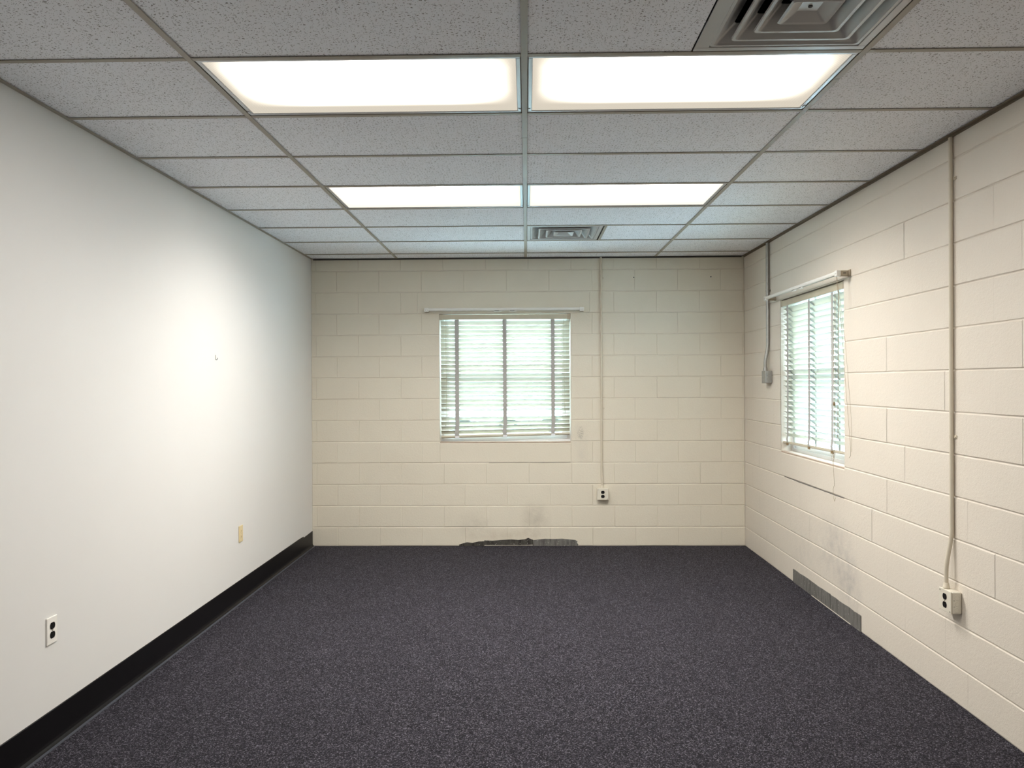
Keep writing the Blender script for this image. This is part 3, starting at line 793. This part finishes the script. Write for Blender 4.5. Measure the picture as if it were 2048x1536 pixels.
def surface_box(label, loc, rz, size, depth, mat, with_outlet=True, name='outlet_box', cat='outlet'):
    """square steel box on the wall; local -y to the room, origin on the wall at its middle"""
    r = empty(name, loc, rz); tag(r, label, cat)
    h = size / 2
    b = MB(); b.cbox(-h, h, -depth, -0.0016, -h, h, 0.006); bo = b.build('box_body', mat, r)
    for s_ in (-1, 1):                                   # knockout rings and nail holes on both sides
        for zz, rr in ((0.028, 0.0115), (-0.002, 0.0105), (-0.031, 0.0100)):
            b = MB(); path = [(s_ * (h + 0.0002), -depth * 0.52 + rr * math.cos(q * PI / 8), zz + rr * math.sin(q * PI / 8)) for q in range(17)]
            b.tube(path, 0.0009, 5); b.build('knockout', mat, bo)
        for zz in (0.012, -0.017):
            b = MB(); b.disc((s_ * (h - 0.0008), -depth * 0.80, zz), 0.0019, 'x', s_ * 0.0012, 8); b.build('nail_hole', M_slot, bo)
    b = MB(); b.cbox(-h - 0.001, h + 0.001, -depth - 0.006, -depth + 0.0002, -h - 0.001, h + 0.001, 0.0025)
    co = b.build('cover', mat, r)
    for sx in (-1, 1):
        b = MB(); b.disc((sx * (h - 0.009), -depth - 0.0072, -sx * (h - 0.009)), 0.0038, 'y', 0.0025, 10); b.build('screw', M_screw, co)
    if with_outlet: receptacle_pair(co, -depth - 0.006, h)
    return r
BACKX = 0.712
surface_box('cream outlet box low on the wall facing the camera, at the end of a pipe', (BACKX, YB, 0.495), 0.0, 0.104, 0.050, M_ivory)
surface_box('cream outlet box low on the right-hand wall, at the end of a painted pipe', (XR, 3.748, 0.494), -PI / 2, 0.104, 0.048, M_ivory)
surface_box('bare grey steel junction box beside the right-hand window', (XR, 6.556, 1.585), -PI / 2, 0.104, 0.052, M_galv, False, 'junction_box', 'junction box')

def make_conduit(label, loc, rz, path, rad, mat, straps, con_z):
    r = empty('electrical_conduit', loc, rz); tag(r, label, 'pipe')
    b = MB(); b.tube(path, rad, 14); b.build('pipe', mat, r)
    ox, oy = path[0][0], path[0][1]
    for zz in straps:
        b = MB()
        b.tube([(ox, oy, zz - 0.008), (ox, oy, zz + 0.008)], rad + 0.0016, 14)
        b.box(ox + rad * 0.4, ox + rad + 0.020, -0.0045, -0.0015, zz - 0.008, zz + 0.008)
        so = b.build('strap', mat, r)
        b = MB(); b.disc((ox + rad + 0.0125, -0.0085, zz), 0.0045, 'y', 0.004, 10); b.build('screw', M_screw if mat is M_galv else mat, so)
    x_, y_ = path[-1][0], path[-1][1]
    b = MB(); b.tube([(x_, y_, con_z + 0.026), (x_, y_, con_z + 0.022), (x_, y_, con_z + 0.010), (x_, y_, con_z + 0.008), (x_, y_, con_z)], [rad + 0.001, rad + 0.0035, rad + 0.0035, rad + 0.006, rad + 0.006], 14)
    b.build('connector', mat, r)
    return r
def bendpath(x0, y0, ztop, x1, y1, zb0, zb1, zend, n=10):
    pts = [(x0, y0, ztop), (x0, y0, zb0)]
    for i in range(1, n + 1):
        t_ = i / n; e_ = t_ * t_ * (3 - 2 * t_)
        pts.append((x0 + (x1 - x0) * e_, y0 + (y1 - y0) * e_, zb0 + (zb1 - zb0) * t_))
    pts.append((x1, y1, zend)); return pts
make_conduit('cream painted electrical pipe running down the wall facing the camera', (0, YB, 0), 0.0,
             bendpath(0.707, -0.0122, ZC - 0.003, BACKX - 0.004, -0.024, 0.74, 0.62, 0.5485), 0.0100, M_paintpipe, (2.53, 1.30), 0.5485)
make_conduit('cream painted electrical pipe running down the near part of the right-hand wall', (XR, 3.762, 0), -PI / 2,
             bendpath(0.0, -0.0118, ZC - 0.013, -0.010, -0.034, 0.84, 0.62, 0.5475), 0.0098, M_paintpipe, (2.515, 1.278), 0.5475)
make_conduit('bare galvanised electrical pipe left of the right-hand window', (XR, 6.572, 0), -PI / 2,
             bendpath(0.0, -0.0170, ZC - 0.013, -0.006, -0.036, 1.86, 1.70, 1.6385), 0.0140, M_galv, (2.31,), 1.6385)

# ================================================================== SMALL THINGS ON THE WALLS
def wall_plate(name, label, y, z, wd, ht, mat, outlet):
    """on the left wall: local -y to the room, so turned by +90 degrees"""
    r = empty(name, (XL, y, z), PI / 2); tag(r, label, 'outlet')
    b = MB(); b.cbox(-wd / 2, wd / 2, -0.0065, -0.0002, -ht / 2, ht / 2, 0.0028); po = b.build('plate', mat, r)
    if outlet: receptacle_pair(po, -0.0065, 0)
    else:
        for s_ in (1, -1):
            b = MB(); b.prism(rounded_oval(0, s_ * 0.0195, 0.0165, 0.0165, 0.0138), -0.0080, -0.004, 'y'); ro = b.build('receptacle', mat, po)
            b = MB()
            for dx in (-0.0062, 0.0062): b.box(dx - 0.0013, dx + 0.0013, -0.0083, -0.0079, s_ * 0.0195 - 0.003, s_ * 0.0195 + 0.005)
            b.disc((0, -0.0083, s_ * 0.0195 - 0.0085), 0.0025, 'y', 0.0004, 8); b.build('slot', M_tassel, ro)
        b = MB(); b.disc((0, -0.0075, 0), 0.003, 'y', 0.002, 8); b.build('screw', M_screw, po)
    return r
wall_plate('wall_outlet', 'white wall plate with two black sockets low on the white wall', 3.281, 0.496, 0.072, 0.116, M_white_plastic, True)
wall_plate('wall_outlet', 'small yellowed ivory wall outlet low on the white wall, far end', 5.480, 0.480, 0.072, 0.116, M_ivory_plastic, False)

r = empty('wall_hook', (XL, 5.056, 1.722), PI / 2); tag(r, 'tiny metal picture hook alone on the white wall', 'hook')
b = MB(); b.cbox(-0.004, 0.004, -0.0022, -0.0003, -0.016, 0.016, 0.0006); b.build('hook_plate', M_screw, r)
b = MB(); b.tube([(0, -0.0018, -0.012), (0, -0.008, -0.016), (0, -0.013, -0.010), (0, -0.014, -0.002)], 0.0017, 6); b.build('hook_arm', M_slot, r)
for x_, z_, lab in ((1.015, 2.534, 'small dark wall anchor high on the block wall, nearer the painted pipe'), (1.739, 2.534, 'small dark wall anchor high on the block wall, nearer the right corner')):
    r = empty('wall_anchor', (x_, YB, z_)); tag(r, lab, 'anchor', 'screw anchors high on the block wall')
    b = MB(); b.disc((0, -0.0035, 0), 0.011, 'y', 0.002, 12); b.build('anchor_collar', M_ivory, r)
    b = MB(); b.disc((0.002, -0.010, 0.001), 0.0055, 'y', 0.008, 8); b.build('screw', M_slot, r)

# ================================================================== OUTSIDE THE WINDOWS
m = MB(); m.box(-14, XL - 0.13, YF - 6, 24, -0.45, -0.30); m.box(XL - 0.13, XR + WALL_T + 0.01, YB + WALL_T + 0.02, 24, -0.45, -0.30); m.box(XR + WALL_T + 0.01, 18, YF - 6, 24, -0.45, -0.30)
tag(m.build('ground', M_ground), 'pale gravel yard outside the windows', kind='structure')
def hedge(label, x0, x1, y0, y1, zt, seed):
    rng = random.Random(seed); b = MB()
    nx, nz = 60, 14
    for face_y, dirn in ((y0, -1), (y1, 1)):
        vs = []; fs = []
        for i in range(nx + 1):
            for j in range(nz + 1):
                e = 1 - 0.25 * (j / nz) ** 4
                vs.append((x0 + (x1 - x0) * i / nx + rng.uniform(-.05, .05), (y0 + y1) / 2 + dirn * ((y1 - y0) / 2 * e + rng.uniform(-.09, .09)), -0.30 + (zt + 0.30) * j / nz + rng.uniform(-.05, .05) * (j > 0)))
        for i in range(nx):
            for j in range(nz):
                q = i * (nz + 1) + j; fs.append((q, q + 1, q + nz + 2, q + nz + 1))
        b.add(vs, fs)
    vs = [(x0 + (x1 - x0) * i / nx, yy, zt + rng.uniform(-.05, .08)) for i in range(nx + 1) for yy in (y0 + 0.05, (y0 + y1) / 2, y1 - 0.05)]
    fs = []
    for i in range(nx):
        for j in range(2): q = i * 3 + j; fs.append((q, q + 1, q + 4, q + 3))
    b.add(vs, fs)
    o = b.build('hedge', M_hedge); tag(o, label, 'hedge'); return o
hedge('low green hedge glimpsed under the blind facing the camera', -3.5, 3.6, 11.6, 12.5, 0.95, 4)
r = empty('garden_fence', (3.9, 6.0, -0.30)); tag(r, 'pale board fence seen through the right-hand blind', 'fence')
for i in range(13):
    b = MB(); b.cbox(0.0, 0.022, -4.6, 6.6, 0.12 + i * 0.125, 0.12 + i * 0.125 + 0.092, 0.004); b.build('board', M_fence, r)
for i in range(7):
    b = MB(); b.cbox(0.022, 0.11, -4.5 + i * 1.8, -4.41 + i * 1.8, -0.02, 1.80, 0.006); b.build('post', M_fence, r)
